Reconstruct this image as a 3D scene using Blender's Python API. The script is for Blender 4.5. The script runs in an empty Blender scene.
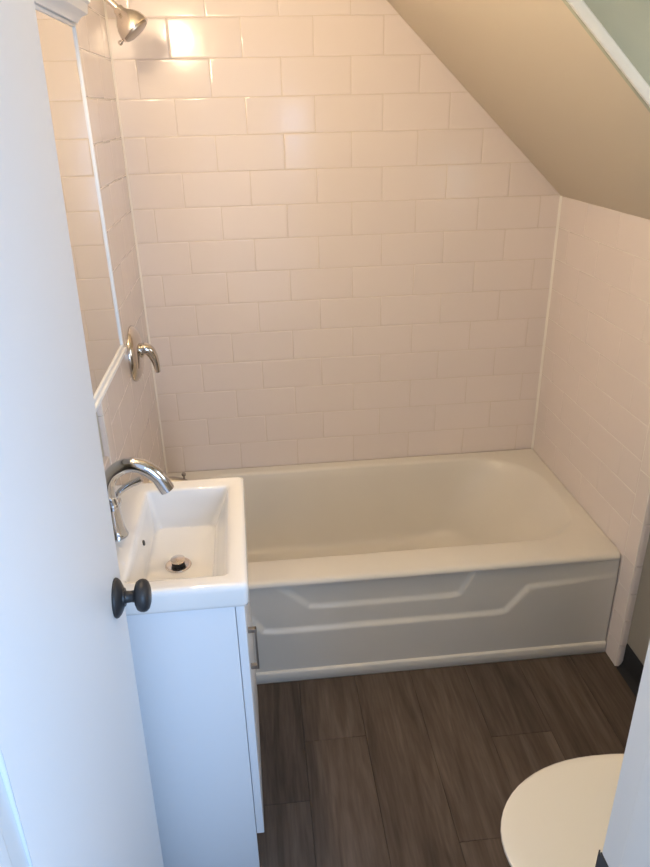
import bpy, bmesh, math, random
from mathutils import Vector, Matrix
random.seed(7)
S = bpy.context.scene
COL = S.collection
PI = math.pi

# ------------------------------------------------------------------ materials
def new_mat(name):
    m = bpy.data.materials.new(name); m.use_nodes = True
    return m, m.node_tree, m.node_tree.nodes['Principled BSDF']

def mat(name, col, rough=.5, metal=0., coat=0., bump=0., bscale=40., vary=0., spec=.5):
    m, nt, b = new_mat(name)
    b.inputs['Base Color'].default_value = (*col, 1)
    b.inputs['Roughness'].default_value = rough
    b.inputs['Metallic'].default_value = metal
    b.inputs['Coat Weight'].default_value = coat
    b.inputs['Specular IOR Level'].default_value = spec
    tc = nt.nodes.new('ShaderNodeTexCoord')
    nz = nt.nodes.new('ShaderNodeTexNoise'); nz.inputs['Scale'].default_value = bscale
    nz.inputs['Detail'].default_value = 4
    nt.links.new(tc.outputs['Object'], nz.inputs['Vector'])
    if vary:
        r = nt.nodes.new('ShaderNodeMapRange')
        r.inputs['To Min'].default_value = 1 - vary; r.inputs['To Max'].default_value = 1 + vary
        nt.links.new(nz.outputs['Fac'], r.inputs['Value'])
        mx = nt.nodes.new('ShaderNodeVectorMath'); mx.operation = 'SCALE'
        mx.inputs[0].default_value = col
        nt.links.new(r.outputs['Result'], mx.inputs['Scale'])
        nt.links.new(mx.outputs['Vector'], b.inputs['Base Color'])
    if bump:
        bp = nt.nodes.new('ShaderNodeBump'); bp.inputs['Strength'].default_value = bump
        bp.inputs['Distance'].default_value = .002
        nt.links.new(nz.outputs['Fac'], bp.inputs['Height'])
        nt.links.new(bp.outputs['Normal'], b.inputs['Normal'])
    return m

def tile_material():
    m, nt, b = new_mat('glazed_tile')
    geo = nt.nodes.new('ShaderNodeNewGeometry')
    r = nt.nodes.new('ShaderNodeMapRange'); r.inputs['To Min'].default_value = .985; r.inputs['To Max'].default_value = 1.012
    nt.links.new(geo.outputs['Random Per Island'], r.inputs['Value'])
    mx = nt.nodes.new('ShaderNodeVectorMath'); mx.operation = 'SCALE'
    mx.inputs[0].default_value = TILE_COL
    nt.links.new(r.outputs['Result'], mx.inputs['Scale'])
    nt.links.new(mx.outputs['Vector'], b.inputs['Base Color'])
    b.inputs['Roughness'].default_value = .15
    tc = nt.nodes.new('ShaderNodeTexCoord')
    nz = nt.nodes.new('ShaderNodeTexNoise'); nz.inputs['Scale'].default_value = 14; nz.inputs['Detail'].default_value = 1
    nt.links.new(tc.outputs['Object'], nz.inputs['Vector'])
    bp = nt.nodes.new('ShaderNodeBump'); bp.inputs['Strength'].default_value = .12; bp.inputs['Distance'].default_value = .004
    nt.links.new(nz.outputs['Fac'], bp.inputs['Height']); nt.links.new(bp.outputs['Normal'], b.inputs['Normal'])
    return m

def wood_material():
    m, nt, b = new_mat('grey_brown_vinyl_plank')
    N = nt.nodes.new; L = nt.links.new
    geo = N('ShaderNodeNewGeometry'); tc = N('ShaderNodeTexCoord')
    # shift the grain per plank, stretch it along the plank
    off = N('ShaderNodeVectorMath'); off.operation = 'SCALE'; off.inputs[0].default_value = (3.1, 7.7, 5.3)
    sc = N('ShaderNodeMath'); sc.operation = 'MULTIPLY'; sc.inputs[1].default_value = 11.
    L(geo.outputs['Random Per Island'], sc.inputs[0]); L(sc.outputs[0], off.inputs['Scale'])
    add = N('ShaderNodeVectorMath'); add.operation = 'ADD'
    L(tc.outputs['Object'], add.inputs[0]); L(off.outputs[0], add.inputs[1])
    mp = N('ShaderNodeMapping'); mp.inputs['Scale'].default_value = (1, .09, 1)
    L(add.outputs[0], mp.inputs['Vector'])
    n1 = N('ShaderNodeTexNoise'); n1.inputs['Scale'].default_value = 16; n1.inputs['Detail'].default_value = 5; n1.inputs['Distortion'].default_value = 1.6
    n2 = N('ShaderNodeTexNoise'); n2.inputs['Scale'].default_value = 120; n2.inputs['Detail'].default_value = 3
    L(mp.outputs[0], n1.inputs['Vector']); L(mp.outputs[0], n2.inputs['Vector'])
    rp = N('ShaderNodeValToRGB')
    e = rp.color_ramp.elements
    e[0].position = .28; e[0].color = (*WOOD[0], 1)
    e[1].position = .75; e[1].color = (*WOOD[2], 1)
    k = e.new(.5); k.color = (*WOOD[1], 1)
    L(n1.outputs['Fac'], rp.inputs['Fac'])
    r2 = N('ShaderNodeMapRange'); r2.inputs['From Min'].default_value = .3; r2.inputs['From Max'].default_value = .7
    r2.inputs['To Min'].default_value = .84; r2.inputs['To Max'].default_value = 1.12
    L(n2.outputs['Fac'], r2.inputs['Value'])
    r3 = N('ShaderNodeMapRange'); r3.inputs['To Min'].default_value = .78; r3.inputs['To Max'].default_value = 1.2
    L(geo.outputs['Random Per Island'], r3.inputs['Value'])
    mu = N('ShaderNodeMath'); mu.operation = 'MULTIPLY'
    L(r2.outputs[0], mu.inputs[0]); L(r3.outputs[0], mu.inputs[1])
    mx = N('ShaderNodeVectorMath'); mx.operation = 'SCALE'
    L(rp.outputs['Color'], mx.inputs[0]); L(mu.outputs[0], mx.inputs['Scale'])
    L(mx.outputs[0], b.inputs['Base Color'])
    b.inputs['Roughness'].default_value = .98
    bp = N('ShaderNodeBump'); bp.inputs['Strength'].default_value = .15; bp.inputs['Distance'].default_value = .001
    L(n2.outputs['Fac'], bp.inputs['Height']); L(bp.outputs[0], b.inputs['Normal'])
    return m

TILE_COL = (.845, .768, .735)
WOOD = [(.074, .055, .043), (.110, .083, .066), (.155, .119, .095)]
M = dict(
    tile=tile_material(),
    grout=mat('grout', (.90, .86, .80), .6),
    joint=mat('tile_joint', (.72, .64, .56), .7),
    plaster=mat('warm_grey_paint', (.60, .57, .50), .75, bump=.25, bscale=60),
    slope=mat('ceiling_paint', (.66, .58, .46), .7, bump=.25, bscale=50),
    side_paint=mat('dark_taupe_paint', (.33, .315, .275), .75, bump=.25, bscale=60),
    cheek=mat('sage_grey_paint', (.45, .47, .375), .75, bump=.25, bscale=60),
    trim=mat('white_trim_paint', (.82, .82, .78), .45),
    jamb=mat('white_jamb_paint', (.68, .69, .70), .45, bump=.15, bscale=30),
    door=mat('white_door_paint', (.82, .83, .85), .42, bump=.25, bscale=9),
    cabinet=mat('white_laminate', (.80, .82, .86), .38),
    ceramic=mat('white_ceramic', (.88, .87, .86), .07, coat=.5),
    enamel=mat('tub_enamel', (.79, .76, .70), .32, coat=.06, vary=.03, bscale=6),
    toilet=mat('bone_porcelain', (.84, .80, .71), .2),
    chrome=mat('chrome', (.64, .65, .68), .07, 1.),
    valve_metal=mat('polished_nickel', (.66, .62, .58), .10, 1.),
    nickel=mat('brushed_nickel', (.72, .66, .60), .22, 1.),
    dark_nickel=mat('dull_nickel', (.42, .39, .36), .3, 1.),
    black=mat('matte_black_metal', (.022, .024, .028), .45),
    rubber=mat('black_vinyl', (.016, .017, .020), .55),
    hole=mat('dark_overflow', (.03, .03, .03), .6),
    mirror=mat('mirror_silver', (.86, .86, .84), .01, 1.),
    frame=mat('white_frame', (.80, .80, .80), .35),
    floor=wood_material(),
)

# ------------------------------------------------------------------ mesh helpers
def finish(bm, name, mats, parent=None, smooth=35, loc=None):
    bmesh.ops.recalc_face_normals(bm, faces=bm.faces[:]) if bm.faces else None
    me = bpy.data.meshes.new(name)
    bm.to_mesh(me); bm.free()
    for mm in (mats if isinstance(mats, (list, tuple)) else [mats]):
        me.materials.append(M[mm])
    if smooth:
        for p in me.polygons: p.use_smooth = True
        me.set_sharp_from_angle(angle=math.radians(smooth))
    o = bpy.data.objects.new(name, me)
    COL.objects.link(o)
    if parent:
        o.parent = parent
        o.matrix_parent_inverse = Matrix.Translation(-parent.location)
    return o

def struct(o): o['kind'] = 'structure'; return o

def thing(name, label, cat, loc):
    o = bpy.data.objects.new(name, None); COL.objects.link(o)
    o.location = loc; o.empty_display_size = .05
    o['label'] = label; o['category'] = cat
    return o

def box(bm, x0, x1, y0, y1, z0, z1, bev=0., seg=2, mi=0):
    t = bmesh.new()
    bmesh.ops.create_cube(t, size=1)
    for v in t.verts:
        v.co = Vector((x0 + (v.co.x + .5) * (x1 - x0), y0 + (v.co.y + .5) * (y1 - y0), z0 + (v.co.z + .5) * (z1 - z0)))
    if bev:
        bmesh.ops.bevel(t, geom=t.edges[:], offset=bev, segments=seg, profile=.6, affect='EDGES')
    for f in t.faces: f.material_index = mi
    merge(bm, t)

def merge(bm, t, mtx=None):
    if mtx is not None: bmesh.ops.transform(t, matrix=mtx, verts=t.verts[:])
    me = bpy.data.meshes.new('tmp'); t.to_mesh(me); t.free()
    bm.from_mesh(me); bpy.data.meshes.remove(me)

def loft(bm, rings, cap0=False, cap1=False, closed=True, mi=0):
    R = [[bm.verts.new(c) for c in r] for r in rings]
    n = len(R[0])
    for a, b in zip(R, R[1:]):
        for i in range(n if closed else n - 1):
            f = bm.faces.new((a[i], a[(i + 1) % n], b[(i + 1) % n], b[i])); f.material_index = mi
    if cap0: bm.faces.new(R[0][::-1]).material_index = mi
    if cap1: bm.faces.new(R[-1]).material_index = mi
    return R

def catmull(pts, n):
    P = [Vector(p) for p in pts]
    P = [P[0] * 2 - P[1]] + P + [P[-1] * 2 - P[-2]]
    out = []
    for i in range(1, len(P) - 2):
        for k in range(n):
            t = k / n; a, b, c, d = P[i - 1:i + 3]
            out.append(.5 * ((2 * b) + (-a + c) * t + (2 * a - 5 * b + 4 * c - d) * t * t + (-a + 3 * b - 3 * c + d) * t ** 3))
    out.append(P[-2])
    return out

def tube(bm, pts, radii, n=20, sub=6, flat=1., mi=0):
    """Swept tube; radii per control point; flat squeezes it across the bend."""
    q = [(*p, r) for p, r in zip(pts, radii)]
    path = catmull([Vector(p) for p in pts], sub)
    rad = [v.x for v in catmull([Vector((r, 0, 0)) for r in radii], sub)]
    up = None; rings = []
    for i, p in enumerate(path):
        t = (path[min(i + 1, len(path) - 1)] - path[max(i - 1, 0)]).normalized()
        if up is None:
            up = t.orthogonal().normalized()
        up = (up - t * up.dot(t)).normalized()
        s = t.cross(up)
        rings.append([p + (up * math.cos(2 * PI * k / n) + s * math.sin(2 * PI * k / n) * flat) * rad[i] for k in range(n)])
    loft(bm, rings, True, True, mi=mi)

def lathe(bm, prof, origin, axis, n=40, mi=0, sy=1.):
    """prof = [(radius, height along axis)]"""
    a = Vector(axis).normalized(); u = a.orthogonal().normalized(); v = a.cross(u); o = Vector(origin)
    rings = [[o + a * h + (u * math.cos(2 * PI * k / n) + v * math.sin(2 * PI * k / n) * sy) * max(r, 1e-5) for k in range(n)] for r, h in prof]
    loft(bm, rings, True, True, mi=mi)

def rrect(x0, x1, y0, y1, rad, seg=8, sub=6):
    """Counter-clockwise rounded rectangle, corners in order (x1,y1),(x0,y1),(x0,y0),(x1,y0)."""
    cs = [(x1, y1, -1, -1, 0), (x0, y1, 1, -1, 90), (x0, y0, 1, 1, 180), (x1, y0, -1, 1, 270)]
    arcs = []
    for (cx, cy, sx, sy, a0), r in zip(cs, rad):
        arcs.append([(cx + sx * r + r * math.cos(math.radians(a0 + 90 * k / seg)), cy + sy * r + r * math.sin(math.radians(a0 + 90 * k / seg))) for k in range(seg + 1)])
    out = []
    for i, a in enumerate(arcs):
        out += a
        b = arcs[(i + 1) % 4][0]; e = a[-1]
        for k in range(1, sub):
            t = k / sub; out.append((e[0] + (b[0] - e[0]) * t, e[1] + (b[1] - e[1]) * t))
    return out

def skew(bm, *_):
    for v in bm.verts: v.co.x *= 1 - .058 * (v.co.y + 1.19)

def ring(xy, z): return [Vector((x, y, z)) for x, y in xy]

def prism(bm, poly, map3, d0, d1, mi=0):
    """Extrude a 2-D polygon between depths d0 and d1; map3(u, v, d) -> point."""
    a = [bm.verts.new(map3(u, v, d0)) for u, v in poly]; b = [bm.verts.new(map3(u, v, d1)) for u, v in poly]
    n = len(a)
    for i in range(n):
        bm.faces.new((a[i], a[(i + 1) % n], b[(i + 1) % n], b[i])).material_index = mi
    bm.faces.new(a[::-1]).material_index = mi; bm.faces.new(b).material_index = mi

def clip(poly, a, b, c):
    """Keep a*u + b*v <= c."""
    out = []
    for i in range(len(poly)):
        p, q = poly[i], poly[(i + 1) % len(poly)]
        dp, dq = a * p[0] + b * p[1] - c, a * q[0] + b * q[1] - c
        if dp <= 0: out.append(p)
        if dp * dq < 0:
            t = dp / (dp - dq); out.append((p[0] + (q[0] - p[0]) * t, p[1] + (q[1] - p[1]) * t))
    return out

def inset(poly, d):
    n = len(poly); out = []
    L = []
    for i in range(n):
        p, q = poly[i], poly[(i + 1) % n]
        dx, dy = q[0] - p[0], q[1] - p[1]; l = math.hypot(dx, dy)
        if l < 1e-6: return None
        nx, ny = -dy / l, dx / l
        L.append((nx, ny, nx * p[0] + ny * p[1] + d))
    for i in range(n):
        a, b = L[i - 1], L[i]
        det = a[0] * b[1] - a[1] * b[0]
        if abs(det) < 1e-6: return None
        out.append(((a[2] * b[1] - b[2] * a[1]) / det, (a[0] * b[2] - b[0] * a[2]) / det))
    return out

def area(poly): return .5 * sum(poly[i][0] * poly[(i + 1) % len(poly)][1] - poly[(i + 1) % len(poly)][0] * poly[i][1] for i in range(len(poly)))

def tile(bm, poly, map3, th=.006, gap=.0007, bev=.0018, mi=0, jitter=.00008):
    if len(poly) < 3: return
    A = area(poly)
    if A < 0: poly = poly[::-1]; A = -A
    if A < 2e-4: return
    p0 = inset(poly, gap)
    if not p0 or area(p0) < 1e-4: return
    p1 = inset(poly, gap + bev * .45); p2 = inset(poly, gap + bev); p3 = inset(poly, gap + bev + .004)
    if not p1 or not p2 or not p3 or area(p3) < 1e-5: return
    cu = sum(p[0] for p in poly) / len(poly); cv = sum(p[1] for p in poly) / len(poly)
    ta, tb = random.uniform(-1, 1) * jitter * 12, random.uniform(-1, 1) * jitter * 12
    w = lambda u, v: (u - cu) * ta + (v - cv) * tb
    rings = [[Vector(map3(u, v, d + w(u, v))) for u, v in pp] for pp, d in ((p0, 0), (p0, th - bev * .7), (p1, th - bev * .2), (p2, th), (p3, th))]
    loft(bm, rings, False, True, mi=mi)

# ------------------------------------------------------------------ measured layout (metres)
W = 1.524; H = .397; T = .1133; D = .78
TW = .2286
CEIL = 2.32
SK = .9425                       # slope of the roof side
def zslope(x): return 1.416 + (1.520 - x) * SK
XR = 1.548                       # painted right wall
YF = -2.07; YH = -2.19           # bathroom and hall faces of the door wall
DX0, DX1 = .150, .753            # clear doorway
CHEEK = -1.074

# ------------------------------------------------------------------ floor (planks run along y)
bm = bmesh.new()
PW = .1858
j = -5
while .466 + PW * j < 2.2:
    x0 = .466 + PW * j; x1 = x0 + PW
    first = {0: -1.035, -1: -1.232, 2: -1.397, 1: -1.86, 3: -1.086, 4: -1.66, 5: -1.80, -2: -.8}.get(j, -1.0 - .37 * ((j * 7) % 5) * .5)
    y = first + 1.22 * 2
    while y > -3.6:
        ya, yb = max(y - 1.22, -3.6), min(y, .05)
        if ya < yb - .01:
            poly = [(x0, ya), (x1, ya), (x1, yb), (x0, yb)]
            tile(bm, poly, lambda u, v, d: (u, v, d - .006), th=.006, gap=.0004, bev=.0016, mi=0, jitter=0)
        y -= 1.22
    j += 1
box(bm, -.12, 2.2, -3.6, .06, -.06, -.006, mi=1)
struct(finish(bm, 'floor', ['floor', 'rubber'], smooth=0))

# ------------------------------------------------------------------ tiled walls
def back_map(u, v, d): return (u, -d, v)
def left_map(u, v, d): return (d, u, v)
def right_map(u, v, d): return (W - d, u, v)

def caulk(bm, p, q, n1, n2, r=.007, mi=1):
    """Small bead of white caulk in an inside corner running p -> q."""
    p, q, n1, n2 = map(Vector, (p, q, n1, n2))
    a = [p + n1 * r, p + (n1 + n2) * r * .42, p + n2 * r, p]
    b = [v + (q - p) for v in a]
    loft(bm, [a, b], True, True, mi=mi)

bm = bmesh.new()
TH = .006; GD = .0010
box(bm, -.1, XR + .1, GD, .1, 0, 2.42, mi=1)
for k in range(-2, 18):
    z0 = H + T * k; z1 = z0 + T
    s = .1824 if k % 2 == 1 else .0753
    x = s - TW * 2
    while x < W:
        poly = [(x, z0), (x + TW, z0), (x + TW, z1), (x, z1)]
        poly = clip(poly, -1, 0, -.001); poly = clip(poly, 1, 0, W - .001)
        poly = clip(poly, SK, 1, 1.416 + 1.520 * SK - .001); poly = clip(poly, 0, 1, CEIL - .002)
        tile(bm, poly, lambda u, v, d: back_map(u, v, d - TH))
        x += TW
caulk(bm, (W, -.0, H), (W, -.0, zslope(W)), (-1, 0, 0), (0, -1, 0), mi=2)
caulk(bm, (0, -.0, H), (0, -.0, CEIL), (1, 0, 0), (0, -1, 0), r=.006, mi=2)
wb = struct(finish(bm, 'wall_back', ['tile', 'joint', 'grout'], smooth=40))

def side_tiles(bm, mp, flip, ztop):
    for k in range(-4, 18):
        z0 = H + T * k; z1 = z0 + T
        s = -.10 if k % 2 else -.10 - TW / 2
        y = s - TW * 5
        while y < 0:
            poly = [(y, z0), (y + TW, z0), (y + TW, z1), (y, z1)]
            poly = clip(poly, -1, 0, .786); poly = clip(poly, 1, 0, -.001)
            poly = clip(poly, 0, 1, ztop); poly = clip(poly, 0, -1, 0.0)
            if z1 > .0: tile(bm, poly, lambda u, v, d: mp(u, v, d - TH), jitter=0, gap=.0009, bev=.0009)
            y += TW
    cuts = [0.0, .088, .190, .297, .404] + [.404 + .1535 * i for i in range(1, 14)]
    for a, b in zip(cuts, cuts[1:]):          # bullnose pieces down the open edge
        b = min(b, ztop)
        if b - a < .01: continue
        # rounded outer edge
        yo, yi, g = -.858, -.786, .0016
        prof = [(yi - g, -TH), (yi - g, -.0012), (yi - g - .0012, 0), (yo + .012, 0), (yo + .006, -.0016), (yo + .0018, -.006), (yo, -.013), (yo, -.024)]
        rings = [[Vector(mp(u, z, d)) for u, d in prof] for z in (a + g, a + g + .0012, b - g - .0012, b - g)]
        loft(bm, rings, closed=False, mi=0)
        for z in (a + g, b - g):
            vs = [bm.verts.new(Vector(mp(u, z, d))) for u, d in prof] + [bm.verts.new(Vector(mp(yi - g, z, -.024)))]
            bm.faces.new(vs)

# left wall: tile field, painted plaster beyond, one row of tile behind the washbasin
bm = bmesh.new()
side_tiles(bm, left_map, False, CEIL - .002)
box(bm, -.1, -GD, -.853, 0, 0, 2.42, mi=1)
box(bm, -.1, -.014, -3.6, -.853, 0, 2.42, mi=2)
y = -.862
while y > -1.9:
    tile(bm, [(y - .15, .80), (y, .80), (y, .907), (y - .15, .907)], lambda u, v, d: left_map(u, v, d - .014), th=.014, bev=.005)
    y -= .15
struct(finish(bm, 'wall_left', ['tile', 'grout', 'plaster'], smooth=40))

# right wall: tile field under the slope, painted plaster beyond
bm = bmesh.new()
side_tiles(bm, right_map, True, 1.413)
box(bm, W + GD, XR + .1, -.853, .02, 0, 2.42, mi=1)
WY0, WY1, WZ0, WZ1 = -1.92, -1.22, 1.12, 2.02          # dormer window over the toilet
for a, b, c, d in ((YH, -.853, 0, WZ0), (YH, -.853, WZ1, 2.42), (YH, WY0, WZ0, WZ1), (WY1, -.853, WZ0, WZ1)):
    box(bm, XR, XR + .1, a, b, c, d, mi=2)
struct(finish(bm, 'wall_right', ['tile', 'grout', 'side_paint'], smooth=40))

bm = bmesh.new()
for a, b, c, d in ((WY0 - .06, WY1 + .06, WZ1, WZ1 + .06), (WY0 - .06, WY1 + .06, WZ0 - .06, WZ0), (WY0 - .06, WY0, WZ0, WZ1), (WY1, WY1 + .06, WZ0, WZ1)):
    box(bm, XR - .012, XR - .0002, a, b, c, d, bev=.003)
for a, b, c, d in ((WY0, WY1, WZ0, WZ0 + .03), (WY0, WY1, WZ1 - .03, WZ1), (WY0, WY0 + .03, WZ0 + .03, WZ1 - .03), (WY1 - .03, WY1, WZ0 + .03, WZ1 - .03), (WY0 + .03, WY1 - .03, 1.555, 1.59)):
    box(bm, XR + .03, XR + .07, a, b, c, d, bev=.003)
struct(finish(bm, 'window_1', 'trim', smooth=40))

# door wall with its opening
bm = bmesh.new()
box(bm, -.1, DX0 - .018, YH, YF, 0, CEIL)
box(bm, DX1 + .018, XR + .1, YH, YF, 0, CEIL)
box(bm, DX0 - .018, DX1 + .018, YH, YF, 2.068, CEIL)
struct(finish(bm, 'wall_front', 'plaster', smooth=0))

# ceiling: flat lid plus the sloped underside of the roof over the bath
bm = bmesh.new()
XF = 1.520 - (CEIL - 1.416) / SK
box(bm, -.1, XR + .1, YH, .1, CEIL, CEIL + .1, mi=1)
poly = [(XF, CEIL + .001), (XF + .0, CEIL), (W + .06, zslope(W + .06)), (W + .06, CEIL + .001)]
poly = [(XF, CEIL), (W + .12, zslope(W + .12)), (W + .12, CEIL)]
prism(bm, poly, lambda u, v, d: (u, d, v), CHEEK + .012, .02, mi=0)
struct(finish(bm, 'ceiling', ['slope', 'plaster'], smooth=0))
bm = bmesh.new()
prism(bm, poly, lambda u, v, d: (u, d, v), CHEEK, CHEEK + .0119)
struct(finish(bm, 'wall_cheek', 'cheek', smooth=0))

# white strip along the raking edge
bm = bmesh.new()
c, s = 1 / math.hypot(1, SK), SK / math.hypot(1, SK)
rings = []
for x in (XF + .02, XR - .001):
    z = zslope(x)
    n = Vector((s, 0, c))
    o = Vector((x, CHEEK, z))
    prof = [(-.006, .016), (-.006, -.008), (-.001, -.013), (.016, -.013), (.019, -.010), (.019, .0), (.019, .016)]
    prof = [(.0, .001), (-.010, -.006 + .006), (-.013, .004), (-.013, .017), (-.010, .020), (0, .020)]
    rings.append([o + Vector((0, dy, 0)) + n * dn for dy, dn in prof])
loft(bm, rings, True, True)
struct(finish(bm, 'trim_1', 'trim', smooth=40))

# door frame in the opening
bm = bmesh.new()
for x0, x1 in ((DX0 - .018, DX0), (DX1, DX1 + .018)):
    box(bm, x0, x1, YH - .004, YF + .004, 0, 2.05, bev=.0025)
box(bm, DX0 - .018, DX1 + .018, YH - .004, YF + .004, 2.05, 2.068, bev=.002)
for x0, x1 in ((DX0, DX0 + .011), (DX1 - .011, DX1)):
    box(bm, x0, x1, YF - .088, YF - .041, 0, 2.05, bev=.004, seg=3)
box(bm, DX0, DX1, YF - .088, YF - .041, 2.039, 2.05, bev=.004)
box(bm, DX0 - .085, DX0 - .006, YH - .018, YH, 0, 2.12, bev=.004)
box(bm, DX1 + .006, DX1 + .085, YH - .018, YH, 0, 2.12, bev=.004)
box(bm, DX0 - .085, DX1 + .085, YH - .018, YH, 2.056, 2.13, bev=.004)
frame = struct(finish(bm, 'trim_2', 'jamb', smooth=40))
bm = bmesh.new()
box(bm, DX1 - .0016, DX1 + .0005, YF - .029, YF + .004, .890, .958, bev=.0007)
t = [(YF + .003, DX1 - .0016), (YF + .008, DX1 - .0010), (YF + .012, DX1 + .002), (YF + .0115, DX1 + .0036), (YF + .007, DX1 + .0008), (YF + .003, DX1 + .0004)]
prism(bm, t, lambda u, v, d: (v, u, d), .900, .950)
o = finish(bm, 'strike_plate', 'black', frame, smooth=30); o['label'] = 'black strike plate'

# cove base along the painted right wall, quarter round under the tub
bm = bmesh.new()
prof = [(XR, .0), (XR - .022, .0), (XR - .020, .003), (XR - .008, .016), (XR - .004, .028), (XR - .004, .098), (XR - .002, .1015), (XR, .1015)]
prism(bm, prof, lambda u, v, d: (u, d, v), YF, -.862)
struct(finish(bm, 'baseboard_right', 'rubber', smooth=50))
bm = bmesh.new()
prof = [(-D + .008, .001), (-D - .007, .001), (-D - .008, .002), (-D - .008, .039), (-D - .006, .042), (-D + .001, .0445), (-D + .008, .0447)]
prism(bm, prof, lambda u, v, d: (d, u, v), .002, W - .004)
struct(finish(bm, 'trim_3', 'enamel', smooth=50))

# ------------------------------------------------------------------ door, standing open into the room
hinge = Vector((DX0 + .002, YF + .004, 0)); DL = .575
da = math.atan2(.570, -.016)                 # direction hinge -> free edge
dd = Vector((math.cos(da), math.sin(da), 0)); dn = Vector((dd.y, -dd.x, 0))   # dn = outward (+x) face
def door_pt(s, n, z): return hinge + dd * s + dn * (n + (z - .97) * .022) + Vector((0, 0, z))   # hangs slightly out of plumb
bm = bmesh.new()
t = bmesh.new(); bmesh.ops.create_cube(t, size=1)
for v in t.verts: v.co = door_pt((v.co.x + .5) * DL, (v.co.y - .5) * .035, .012 + (v.co.z + .5) * 2.03)
bmesh.ops.bevel(t, geom=t.edges[:], offset=.0025, segments=2, profile=.6, affect='EDGES')
merge(bm, t)
door = struct(finish(bm, 'door_1', 'door', smooth=40))
kc = door_pt(.513, 0, .972)
bm = bmesh.new()
lathe(bm, [(.001, 0), (.033, 0), (.0342, .002), (.0335, .005), (.029, .009), (.022, .0125), (.0165, .0145), (.0155, .017), (.001, .017)], kc, dn)
rose = finish(bm, 'rose', 'black', door, 45); rose['label'] = 'matte black round door rose'
bm = bmesh.new()
lathe(bm, [(.001, .0165), (.013, .0165), (.0105, .019), (.0098, .027), (.0105, .032), (.018, .034), (.0245, .037), (.0275, .042), (.0283, .047), (.027, .052), (.023, .056), (.016, .0585), (.008, .0595), (.001, .0597)], kc, dn)
kn = finish(bm, 'door_knob', 'black', door, 60); kn['label'] = 'matte black rounded door knob'
# the other side of the same lock, and the hinges
bm = bmesh.new()
kb = door_pt(.513, -.035, .972)
lathe(bm, [(.001, 0), (.033, 0), (.0335, .005), (.022, .0125), (.0105, .019), (.0105, .032), (.0245, .037), (.0283, .047), (.023, .056), (.001, .0597)], kb, -dn)
finish(bm, 'door_knob', 'black', door, 60)

# ------------------------------------------------------------------ bathtub
tub = thing('bathtub', 'off-white enamelled alcove bathtub with a stepped apron, set between tiled walls', 'bathtub', (W / 2, -D / 2, 0))
bm = bmesh.new()
x0, x1, y0, y1 = .003, W - .003, -D, -.004
O = lambda i, z, r=.004: ring(rrect(x0 + i, x1 - i, y0 + i, y1 - i, (r, r, r, r), 10, 10), z)
def opening(l, r, f, b, rb, rf, rl, z): return ring(rrect(.105 + l, 1.462 - r, -.652 + f, -.052 - b, (rb, rl, rl, rf), 10, 10), z)
def outer(fr, z):
    return ring(rrect(x0, x1, y0 + fr, y1, (.002, .002, .006, .006), 10, 10), z)
rings = [outer(.034, .02), outer(.034, .374), outer(.005, .376), outer(.0, .380), outer(.0, .386), outer(.004, .3925), outer(.011, .3965), outer(.022, .3985)]
rings += [opening(-.018, -.018, -.016, -.014, .25, .20, .16, .3975), opening(-.007, -.007, -.006, -.005, .24, .19, .15, .394), opening(0, 0, 0, 0, .24, .185, .14, .386)]
for t in (.1, .25, .45, .62, .75):
    rings.append(opening(.05 * t, .27 * t ** .9, .045 * t, .055 * t, .24 - .06 * t, .19 - .03 * t, .14 - .02 * t, .386 - .326 * t))
for t, z in ((.86, .108), (.98, .084), (1.15, .067), (1.45, .056), (1.9, .052)):
    rings.append(opening(.05 * t, .27 * t, .045 * t, .055 * t, .16, .15, .11, z))
loft(bm, rings, False, True)
basin = finish(bm, 'basin', 'enamel', tub, 50)

# apron with its stepped relief
def seg_side(pl, x):
    for a, b in zip(pl, pl[1:]):
        if a[0] <= x <= b[0]:
            return a[1] + (b[1] - a[1]) * (x - a[0]) / (b[0] - a[0])
    return 9.
def sm(t): t = min(1, max(0, t)); return t * t * (3 - 2 * t)
P1 = [(.0, .306), (.300, .296), (.362, .208), (.40, .203), (1.118, .203), (1.156, .208), (1.222, .296), (1.53, .318)]
P2 = [(.395, .45), (.418, .375), (.512, .288), (.545, .283), (.965, .283), (.998, .288), (1.040, .375), (1.06, .45)]
bm = bmesh.new()
NX, NZ = 240, 84
def dist(pl, x, z):
    d = 9
    for a, b in zip(pl, pl[1:]):
        vx, vz = b[0] - a[0], b[1] - a[1]
        t = max(0, min(1, ((x - a[0]) * vx + (z - a[1]) * vz) / (vx * vx + vz * vz)))
        d = min(d, math.hypot(x - a[0] - vx * t, z - a[1] - vz * t))
    return d
def apron_y(x, z):
    d1 = dist(P1, x, z) * (1 if z > seg_side(P1, x) else -1)
    zz = seg_side(P2, x)
    d2 = dist(P2, x, z) * (1 if z > zz else -1)
    fade = 1 - .75 * sm((x - 1.22) / .3) - .75 * sm((.30 - x) / .3)
    y = .0095 * sm(d1 / .020 + .5) * fade + .0085 * sm(d2 / .020 + .5)
    return -D + .001 + y
front = []
for i in range(NX + 1):
    x = .004 + (W - .008) * i / NX
    front.append([bm.verts.new((x, apron_y(x, z), z)) for z in [.0 + .3755 * k / NZ for k in range(NZ + 1)]])
back = [[bm.verts.new((c[k].co.x, -D + .04, c[k].co.z)) for k in (0, NZ)] for c in front]
for i in range(NX):
    for k in range(NZ):
        bm.faces.new((front[i][k], front[i + 1][k], front[i + 1][k + 1], front[i][k + 1]))
    bm.faces.new((front[i][NZ], front[i + 1][NZ], back[i + 1][1], back[i][1]))
    bm.faces.new((front[i][0], back[i][0], back[i + 1][0], front[i + 1][0]))
ap = finish(bm, 'apron', 'enamel', tub, 50)

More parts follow.
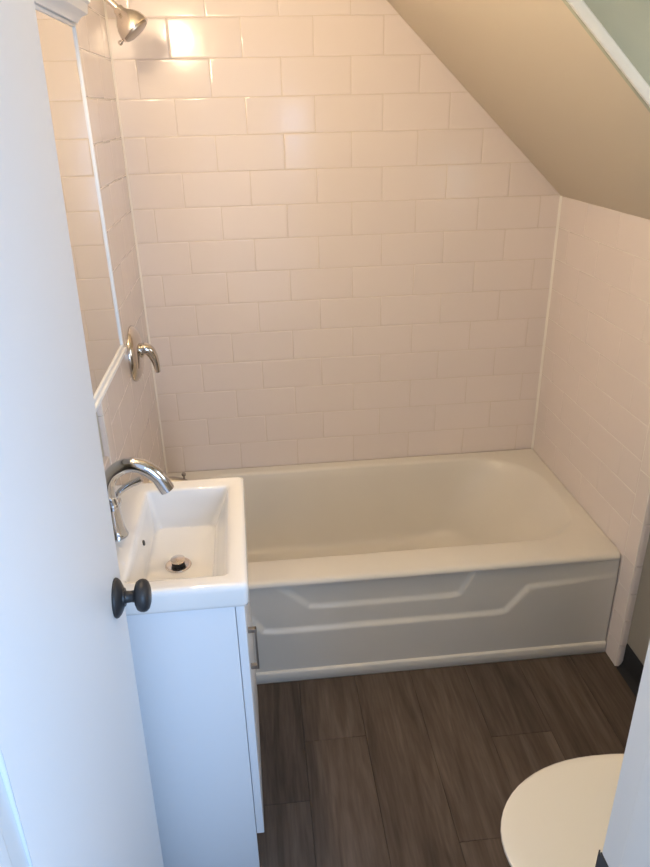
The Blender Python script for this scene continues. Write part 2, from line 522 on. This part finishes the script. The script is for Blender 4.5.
# ------------------------------------------------------------------ washbasin cabinet
VX = .3405; VY0, VY1 = -1.404, -.972; VZ = .818
cab = thing('vanity_cabinet', 'narrow white floor-standing bathroom cabinet under the washbasin', 'cabinet', (VX / 2, (VY0 + VY1) / 2, 0))
bm = bmesh.new()
box(bm, .004, VX - .019, VY0, VY0 + .016, 0, VZ, bev=.0012)
box(bm, .004, VX - .019, VY1 - .016, VY1, 0, VZ, bev=.0012)
box(bm, .006, VX - .021, VY0 + .016, VY1 - .016, .118, .134)
box(bm, .006, .018, VY0 + .016, VY1 - .016, .134, VZ)
box(bm, VX - .075, VX - .06, VY0 + .016, VY1 - .016, 0, .118)
skew(bm); finish(bm, 'body', 'cabinet', cab, 40)
bm = bmesh.new()
box(bm, VX - .0178, VX, VY0 + .001, VY1 - .001, .128, VZ - .003, bev=.0018)
skew(bm); vd = finish(bm, 'door', 'cabinet', cab, 40)
bm = bmesh.new()
hy = -1.340
for z in (.596, .698):
    box(bm, VX + .0034, VX + .022, hy - .005, hy + .005, z - .005, z + .005, bev=.0012)
box(bm, VX + .017, VX + .022, hy - .0055, hy + .0055, .591, .703, bev=.0012)
h = finish(bm, 'handle', 'dark_nickel', vd, 40); h['label'] = 'square metal bar handle'

# ------------------------------------------------------------------ washbasin
SX0, SX1, SY0, SY1 = .001, .3505, -1.4145, -.960; SZ = .875
sink = thing('washbasin', 'white rectangular ceramic washbasin with drain, on top of the narrow cabinet', 'sink', ((SX0 + SX1) / 2, (SY0 + SY1) / 2, VZ))
def so(i, z, r=.012): return ring(rrect(SX0 + i * .2, SX1 - i, SY0 + i, SY1 - i, (r, .003, .003, r), 8, 8), z)
def si(l, r, f, b, rad, z): return ring(rrect(.110 + l, .311 - r, -1.374 + f, -1.010 - b, (rad,) * 4, 8, 8), z)
bm = bmesh.new()
rings = [so(.030, VZ + .006), so(.028, VZ + .0005), so(.006, VZ + .001), so(.001, VZ + .004), so(0, VZ + .010), so(-.0012, SZ - .014, .013), so(.0, SZ - .007, .013), so(.0025, SZ - .0025), so(.007, SZ - .0003), so(.012, SZ)]
rings += [si(-.007, -.007, -.007, -.007, .016, SZ - .0002), si(-.002, -.002, -.002, -.002, .012, SZ - .002), si(.0012, .0015, .0012, .001, .011, SZ - .007)]
for t in (.25, .5, .75, .92):
    rings.append(si(.010 * t + .001, .036 * t + .001, .006 * t + .001, .006 * t + .001, .012 + .006 * t, SZ - .007 - .090 * t))
for t, z in ((1.02, .7755), (1.25, .772), (1.8, .771)):
    rings.append(si(.010 * t + .002, .036 + .004 * t, .006 * t + .004, .006 * t + .004, .018, z))
# sloping floor towards the drain
dc = Vector((.190, -1.182, .770))
last = rings[-1]
for t, z in ((.4, .7703), (.75, .7697)):
    rings.append([Vector((p.x + (dc.x - p.x) * t, p.y + (dc.y - p.y) * t, z)) for p in last])
skew(bm, loft(bm, rings, False, True))
sb = finish(bm, 'basin', 'ceramic', sink, 55)
bm = bmesh.new()
lathe(bm, [(.001, .0), (.028, .0), (.030, .0012), (.0285, .0035), (.022, .0040), (.019, .0025), (.001, .0025)], dc, (0, 0, 1))
dr = finish(bm, 'drain', 'nickel', sink, 45)
bm = bmesh.new()
lathe(bm, [(.001, .002), (.0145, .002), (.0145, .014), (.001, .014)], dc, (0, 0, 1))
finish(bm, 'drain_gasket', 'rubber', dr, 45)
bm = bmesh.new()
lathe(bm, [(.001, .0135), (.0165, .0135), (.0172, .0155), (.0165, .018), (.012, .0195), (.001, .020)], dc, (0, 0, 1))
finish(bm, 'stopper', 'nickel', dr, 45)
bm = bmesh.new()
lathe(bm, [(.001, -.002), (.006, -.002), (.0062, .0006), (.001, .0008)], (.1165, -1.163, .826), (1, 0, .11), n=24, sy=1.6)
finish(bm, 'overflow_hole', 'hole', sink, 45)

# ------------------------------------------------------------------ faucet
FX, FY = .070, -1.202
fau = thing('faucet', 'arched chrome single-lever faucet standing on the back of the washbasin', 'faucet', (FX, FY, SZ))
bm = bmesh.new()
lathe(bm, [(.001, .0003), (.0245, .0003), (.025, .002), (.0235, .006), (.0195, .022), (.0172, .042), (.0162, .062), (.0160, .074), (.0150, .079), (.001, .080)], (FX, FY, SZ), (0, 0, 1))
finish(bm, 'body', 'chrome', fau, 45)
bm = bmesh.new()
tube(bm, [(FX, FY, SZ + .078), (FX - .003, FY, .979), (FX + .002, FY, 1.010), (FX + .018, FY, 1.033), (FX + .046, FY, 1.046), (FX + .076, FY, 1.040), (FX + .104, FY, 1.016), (FX + .121, FY, .981)],
     [.0150, .0146, .0152, .0158, .0160, .0162, .0164, .0166], n=28, sub=8)
finish(bm, 'spout', 'chrome', fau, 45)
bm = bmesh.new()
hp = Vector((FX + .001, FY + .014, .944))
lathe(bm, [(.001, 0), (.013, 0), (.0135, .004), (.0135, .018), (.012, .022), (.001, .023)], hp, (0, 1, 0), n=28)
tube(bm, [hp + Vector((0, .014, .006)), hp + Vector((.012, .018, .022)), hp + Vector((.035, .022, .036)), hp + Vector((.062, .024, .046))], [.0072, .0066, .0076, .0088], n=16, sub=5)
finish(bm, 'lever', 'chrome', fau, 45)

# ------------------------------------------------------------------ shower fittings on the left wall
VC = Vector((0, -.352, 1.018))
sv = thing('shower_valve', 'chrome shower valve with round plate and curved lever on left tiled wall', 'shower valve', VC)
bm = bmesh.new()
lathe(bm, [(.001, -.003), (.088, -.003), (.090, .003), (.0885, .009), (.083, .0165), (.072, .023), (.056, .0275), (.038, .030), (.001, .031)], VC, (1, 0, 0), n=56)
finish(bm, 'escutcheon', 'valve_metal', sv, 50)
bm = bmesh.new()
lathe(bm, [(.001, .020), (.026, .020), (.025, .026), (.0215, .032), (.0195, .036), (.001, .037)], VC + Vector((0, 0, .006)), (1, 0, 0), n=32)
tube(bm, [VC + Vector(p) for p in ((.026, 0, .010), (.042, 0, .014), (.056, 0, .006), (.066, 0, -.016), (.071, 0, -.040), (.073, 0, -.066))], [.0205, .0200, .0175, .0140, .0108, .0082], n=24, sub=6)
finish(bm, 'lever', 'valve_metal', sv, 50)

tsx = Vector((0, -.38, .556))
ts = thing('tub_spout', 'metal tub spout with diverter pull, on left tiled wall behind the washbasin', 'tub spout', tsx)
bm = bmesh.new()
tube(bm, [tsx + Vector(p) for p in ((-.004, 0, 0), (.012, 0, 0), (.05, 0, .001), (.09, 0, -.001), (.118, 0, -.010), (.130, 0, -.030))], [.026, .025, .0225, .0205, .019, .0165], n=28, sub=5)
finish(bm, 'body', 'dark_nickel', ts, 50)
bm = bmesh.new()
lathe(bm, [(.001, .010), (.0035, .010), (.0035, .026), (.007, .027), (.0075, .033), (.006, .036), (.001, .036)], tsx + Vector((.119, 0, -.002)), (0, 0, 1), n=20)
finish(bm, 'diverter_knob', 'dark_nickel', ts, 45)

sh = thing('shower', 'bell-shaped nickel shower head on an angled arm from the left wall', 'shower', (0, -.39, 2.03))
bm = bmesh.new()
tube(bm, [(.0005, -.39, 2.030), (.02, -.39, 2.028), (.045, -.39, 2.010), (.075, -.39, 1.984), (.104, -.39, 1.958)], [.0085] * 5, n=18, sub=6)
finish(bm, 'arm', 'nickel', sh, 45)
bm = bmesh.new()
lathe(bm, [(.001, -.003), (.030, -.003), (.030, .003), (.022, .009), (.011, .012), (.001, .012)], (0, -.39, 2.030), (1, 0, 0), n=36)
finish(bm, 'flange', 'nickel', sh, 45)
ha = Vector((.62, -.05, -.78)).normalized(); ho = Vector((.096, -.39, 1.965))
bm = bmesh.new()
lathe(bm, [(.001, 0), (.012, 0), (.014, .003), (.0145, .010), (.020, .018), (.030, .028), (.0375, .040), (.0415, .052), (.043, .062), (.042, .066), (.001, .066)], ho, ha, n=44)
finish(bm, 'shower_head', 'nickel', sh, 50)
bm = bmesh.new()
lathe(bm, [(.001, .0655), (.037, .0655), (.036, .070), (.030, .0725), (.001, .0735)], ho, ha, n=40)
finish(bm, 'spray_face', 'dark_nickel', sh, 50)
bm = bmesh.new()
side = (Vector((0, 0, -1)) - ha * Vector((0, 0, -1)).dot(ha)).normalized()
lathe(bm, [(.001, .036), (.0035, .036), (.0035, .047), (.006, .049), (.0062, .054), (.004, .057), (.001, .057)], ho + ha * .060, side, n=18)
finish(bm, 'spray_lever', 'nickel', sh, 45)

# ------------------------------------------------------------------ mirror
MY0, MY1, MZ0, MZ1 = -1.412, -.984, 1.236, 1.872
mr = thing('medicine_cabinet', 'white mirror-fronted medicine cabinet on the left wall above the washbasin', 'cabinet', (0, (MY0 + MY1) / 2, MZ0))
bm = bmesh.new()
box(bm, -.0005, .0855, MY0, MY1, MZ0, MZ1, bev=.0015)
finish(bm, 'body', 'frame', mr, 40)
bm = bmesh.new()
FW = .0065
box(bm, .086, .102, MY1 - FW, MY1, MZ0, MZ1, bev=.002)
box(bm, .086, .102, MY0, MY0 + FW, MZ0, MZ1, bev=.002)
box(bm, .086, .1015, MY0 + FW, MY1 - FW, MZ0, MZ0 + .008, bev=.002)
box(bm, .086, .1015, MY0 + FW, MY1 - FW, MZ1 - FW, MZ1, bev=.002)
box(bm, .086, .107, MY0 - .004, MY1 + .004, MZ0 - .009, MZ0 - .0005, bev=.002)
mdr = finish(bm, 'door', 'frame', mr, 40)
bm = bmesh.new()
box(bm, .0865, .0985, MY0 + FW - .001, MY1 - FW + .001, MZ0 + .007, MZ1 - FW + .001)
finish(bm, 'mirror_glass', 'mirror', mdr, 0)
bm = bmesh.new()
def cor(e, z): return ring([(-.0005, MY0 - e), (.102 + e, MY0 - e), (.102 + e, MY1 + e), (-.0005, MY1 + e)], z)
loft(bm, [cor(-.004, MZ1 + .0003), cor(.004, MZ1 + .0005), cor(.006, MZ1 + .006), cor(.011, MZ1 + .012), cor(.021, MZ1 + .018), cor(.023, MZ1 + .034), cor(.028, MZ1 + .038), cor(.028, MZ1 + .048)], True, True)
finish(bm, 'cornice', 'frame', mr, 25)

# ------------------------------------------------------------------ toilet (tank against the right wall, bowl pointing left)
TY = -1.700
to = thing('toilet', 'bone-white toilet with its round lid closed, at the right beside the doorway', 'toilet', (1.2, TY, 0))
def egg(xf, xb, hw, z, n=56, sq=2.):
    """front tip at xf (small x), widest about 60 percent back, blunt rear at xb"""
    xc = xf + (xb - xf) * .56
    out = []
    for k in range(n):
        a = 2 * PI * k / n; c, s = math.cos(a), math.sin(a)
        if c < 0: x = xc + (xc - xf) * math.copysign(abs(c) ** (2 / 2.05), c)
        else: x = xc + (xb - xc) * abs(c) ** (2 / 2.9)
        y = hw * math.copysign(abs(s) ** (2 / (2.05 if c < 0 else 2.5)), s)
        out.append(Vector((x, TY + y, z)))
    return out
bm = bmesh.new()
loft(bm, [egg(.96, 1.40, .105, 0), egg(.955, 1.40, .108, .03), egg(.965, 1.38, .098, .10), egg(.945, 1.36, .105, .18), egg(.895, 1.34, .140, .27), egg(.850, 1.33, .168, .335), egg(.838, 1.325, .176, .365), egg(.838, 1.325, .176, .378), egg(.85, 1.315, .165, .382)], True, True)
box(bm, 1.24, 1.50, TY - .12, TY + .12, .22, .375, bev=.02, seg=3)
finish(bm, 'bowl', 'toilet', to, 50)
bm = bmesh.new()
loft(bm, [egg(.840, 1.27, .175, .383), egg(.832, 1.275, .181, .385), egg(.829, 1.277, .184, .391), egg(.832, 1.275, .181, .398), egg(.84, 1.27, .174, .3995)], True, True)
finish(bm, 'seat', 'toilet', to, 50)
bm = bmesh.new()
rg = [egg(.828, 1.275, .180, .4005), egg(.820, 1.279, .186, .4025), egg(.8165, 1.281, .189, .408), egg(.8175, 1.2805, .188, .4135), egg(.828, 1.277, .183, .4175), egg(.850, 1.262, .166, .4195), egg(.93, 1.20, .10, .4205)]
loft(bm, rg, True, True)
finish(bm, 'lid', 'toilet', to, 50)
for s in (-.075, .075):
    bm = bmesh.new()
    box(bm, 1.265, 1.30, TY + s - .02, TY + s + .02, .383, .409, bev=.006)
    finish(bm, 'hinge', 'toilet', to, 50)
bm = bmesh.new()
box(bm, 1.345, 1.535, TY - .20, TY + .20, .376, .70, bev=.018, seg=4)
tk = finish(bm, 'tank', 'toilet', to, 50)
bm = bmesh.new()
box(bm, 1.335, 1.54, TY - .21, TY + .21, .7005, .735, bev=.009, seg=3)
finish(bm, 'tank_lid', 'toilet', to, 50)
bm = bmesh.new()
lathe(bm, [(.001, 0), (.012, 0), (.012, .008), (.001, .010)], (1.345, TY + .14, .65), (-1, 0, 0), n=20)
tube(bm, [(1.339, TY + .14, .65), (1.337, TY + .11, .648), (1.338, TY + .07, .642)], [.005, .0055, .006], n=12)
finish(bm, 'flush_lever', 'chrome', tk, 50)

# ------------------------------------------------------------------ light
def lamp(kind, name, loc, energy, col, **kw):
    l = bpy.data.lights.new(name, kind); l.energy = energy; l.color = col
    for k, v in kw.items(): setattr(l, k, v)
    o = bpy.data.objects.new(name, l); COL.objects.link(o); o.location = loc
    return o
WARM = (1., .755, .475); COOL = (.36, .62, 1.)
for y in (-1.02, -1.32):                       # bulbs over the mirror
    lamp('POINT', 'vanity_bulb', (.13, y, 2.01), 10.6, WARM, shadow_soft_size=.036)
w = lamp('AREA', 'hall_window', (1.0, -3.0, 1.35), 21, COOL, shape='RECTANGLE', size=.5, size_y=.9)
w.rotation_euler = (Vector((.20, -1.4, .45)) - w.location).to_track_quat('-Z', 'Y').to_euler()
w = lamp('AREA', 'dormer_window', (XR + .12, (WY0 + WY1) / 2, (WZ0 + WZ1) / 2), 4.6, (1., .99, .88), shape='RECTANGLE', size=.9, size_y=.7)
w.rotation_euler = Vector((-1, 0, 0)).to_track_quat('-Z', 'Y').to_euler()
wd = bpy.data.worlds.new('hall_daylight'); S.world = wd; wd.use_nodes = True
b = wd.node_tree.nodes['Background']; b.inputs['Color'].default_value = (.66, .78, 1., 1); b.inputs['Strength'].default_value = .98

# ------------------------------------------------------------------ camera (solved from the tile grid)
cam = bpy.data.cameras.new('camera'); co = bpy.data.objects.new('camera', cam); COL.objects.link(co)
yaw, pitch, roll = .0928, .4357, -.0243
cam.sensor_fit = 'VERTICAL'; cam.sensor_height = 36; cam.lens = 36 * 698.43 / 867
cam.clip_start = .02
cy, sy, cp, sp = math.cos(yaw), math.sin(yaw), math.cos(pitch), math.sin(pitch)
f = Vector((sy * cp, cy * cp, -sp)); r = Vector((cy, -sy, 0)); u = r.cross(f)
r2 = r * math.cos(roll) + u * math.sin(roll); u2 = -r * math.sin(roll) + u * math.cos(roll)
m = Matrix((r2, u2, -f)).transposed().to_4x4(); m.translation = Vector((.4099, -2.543, 1.7175))
co.matrix_world = m
S.camera = co
S.view_settings.view_transform = 'Standard'; S.view_settings.look = 'None'
S.view_settings.gamma = 1; S.view_settings.use_curve_mapping = False
S.view_settings.exposure = 0.08
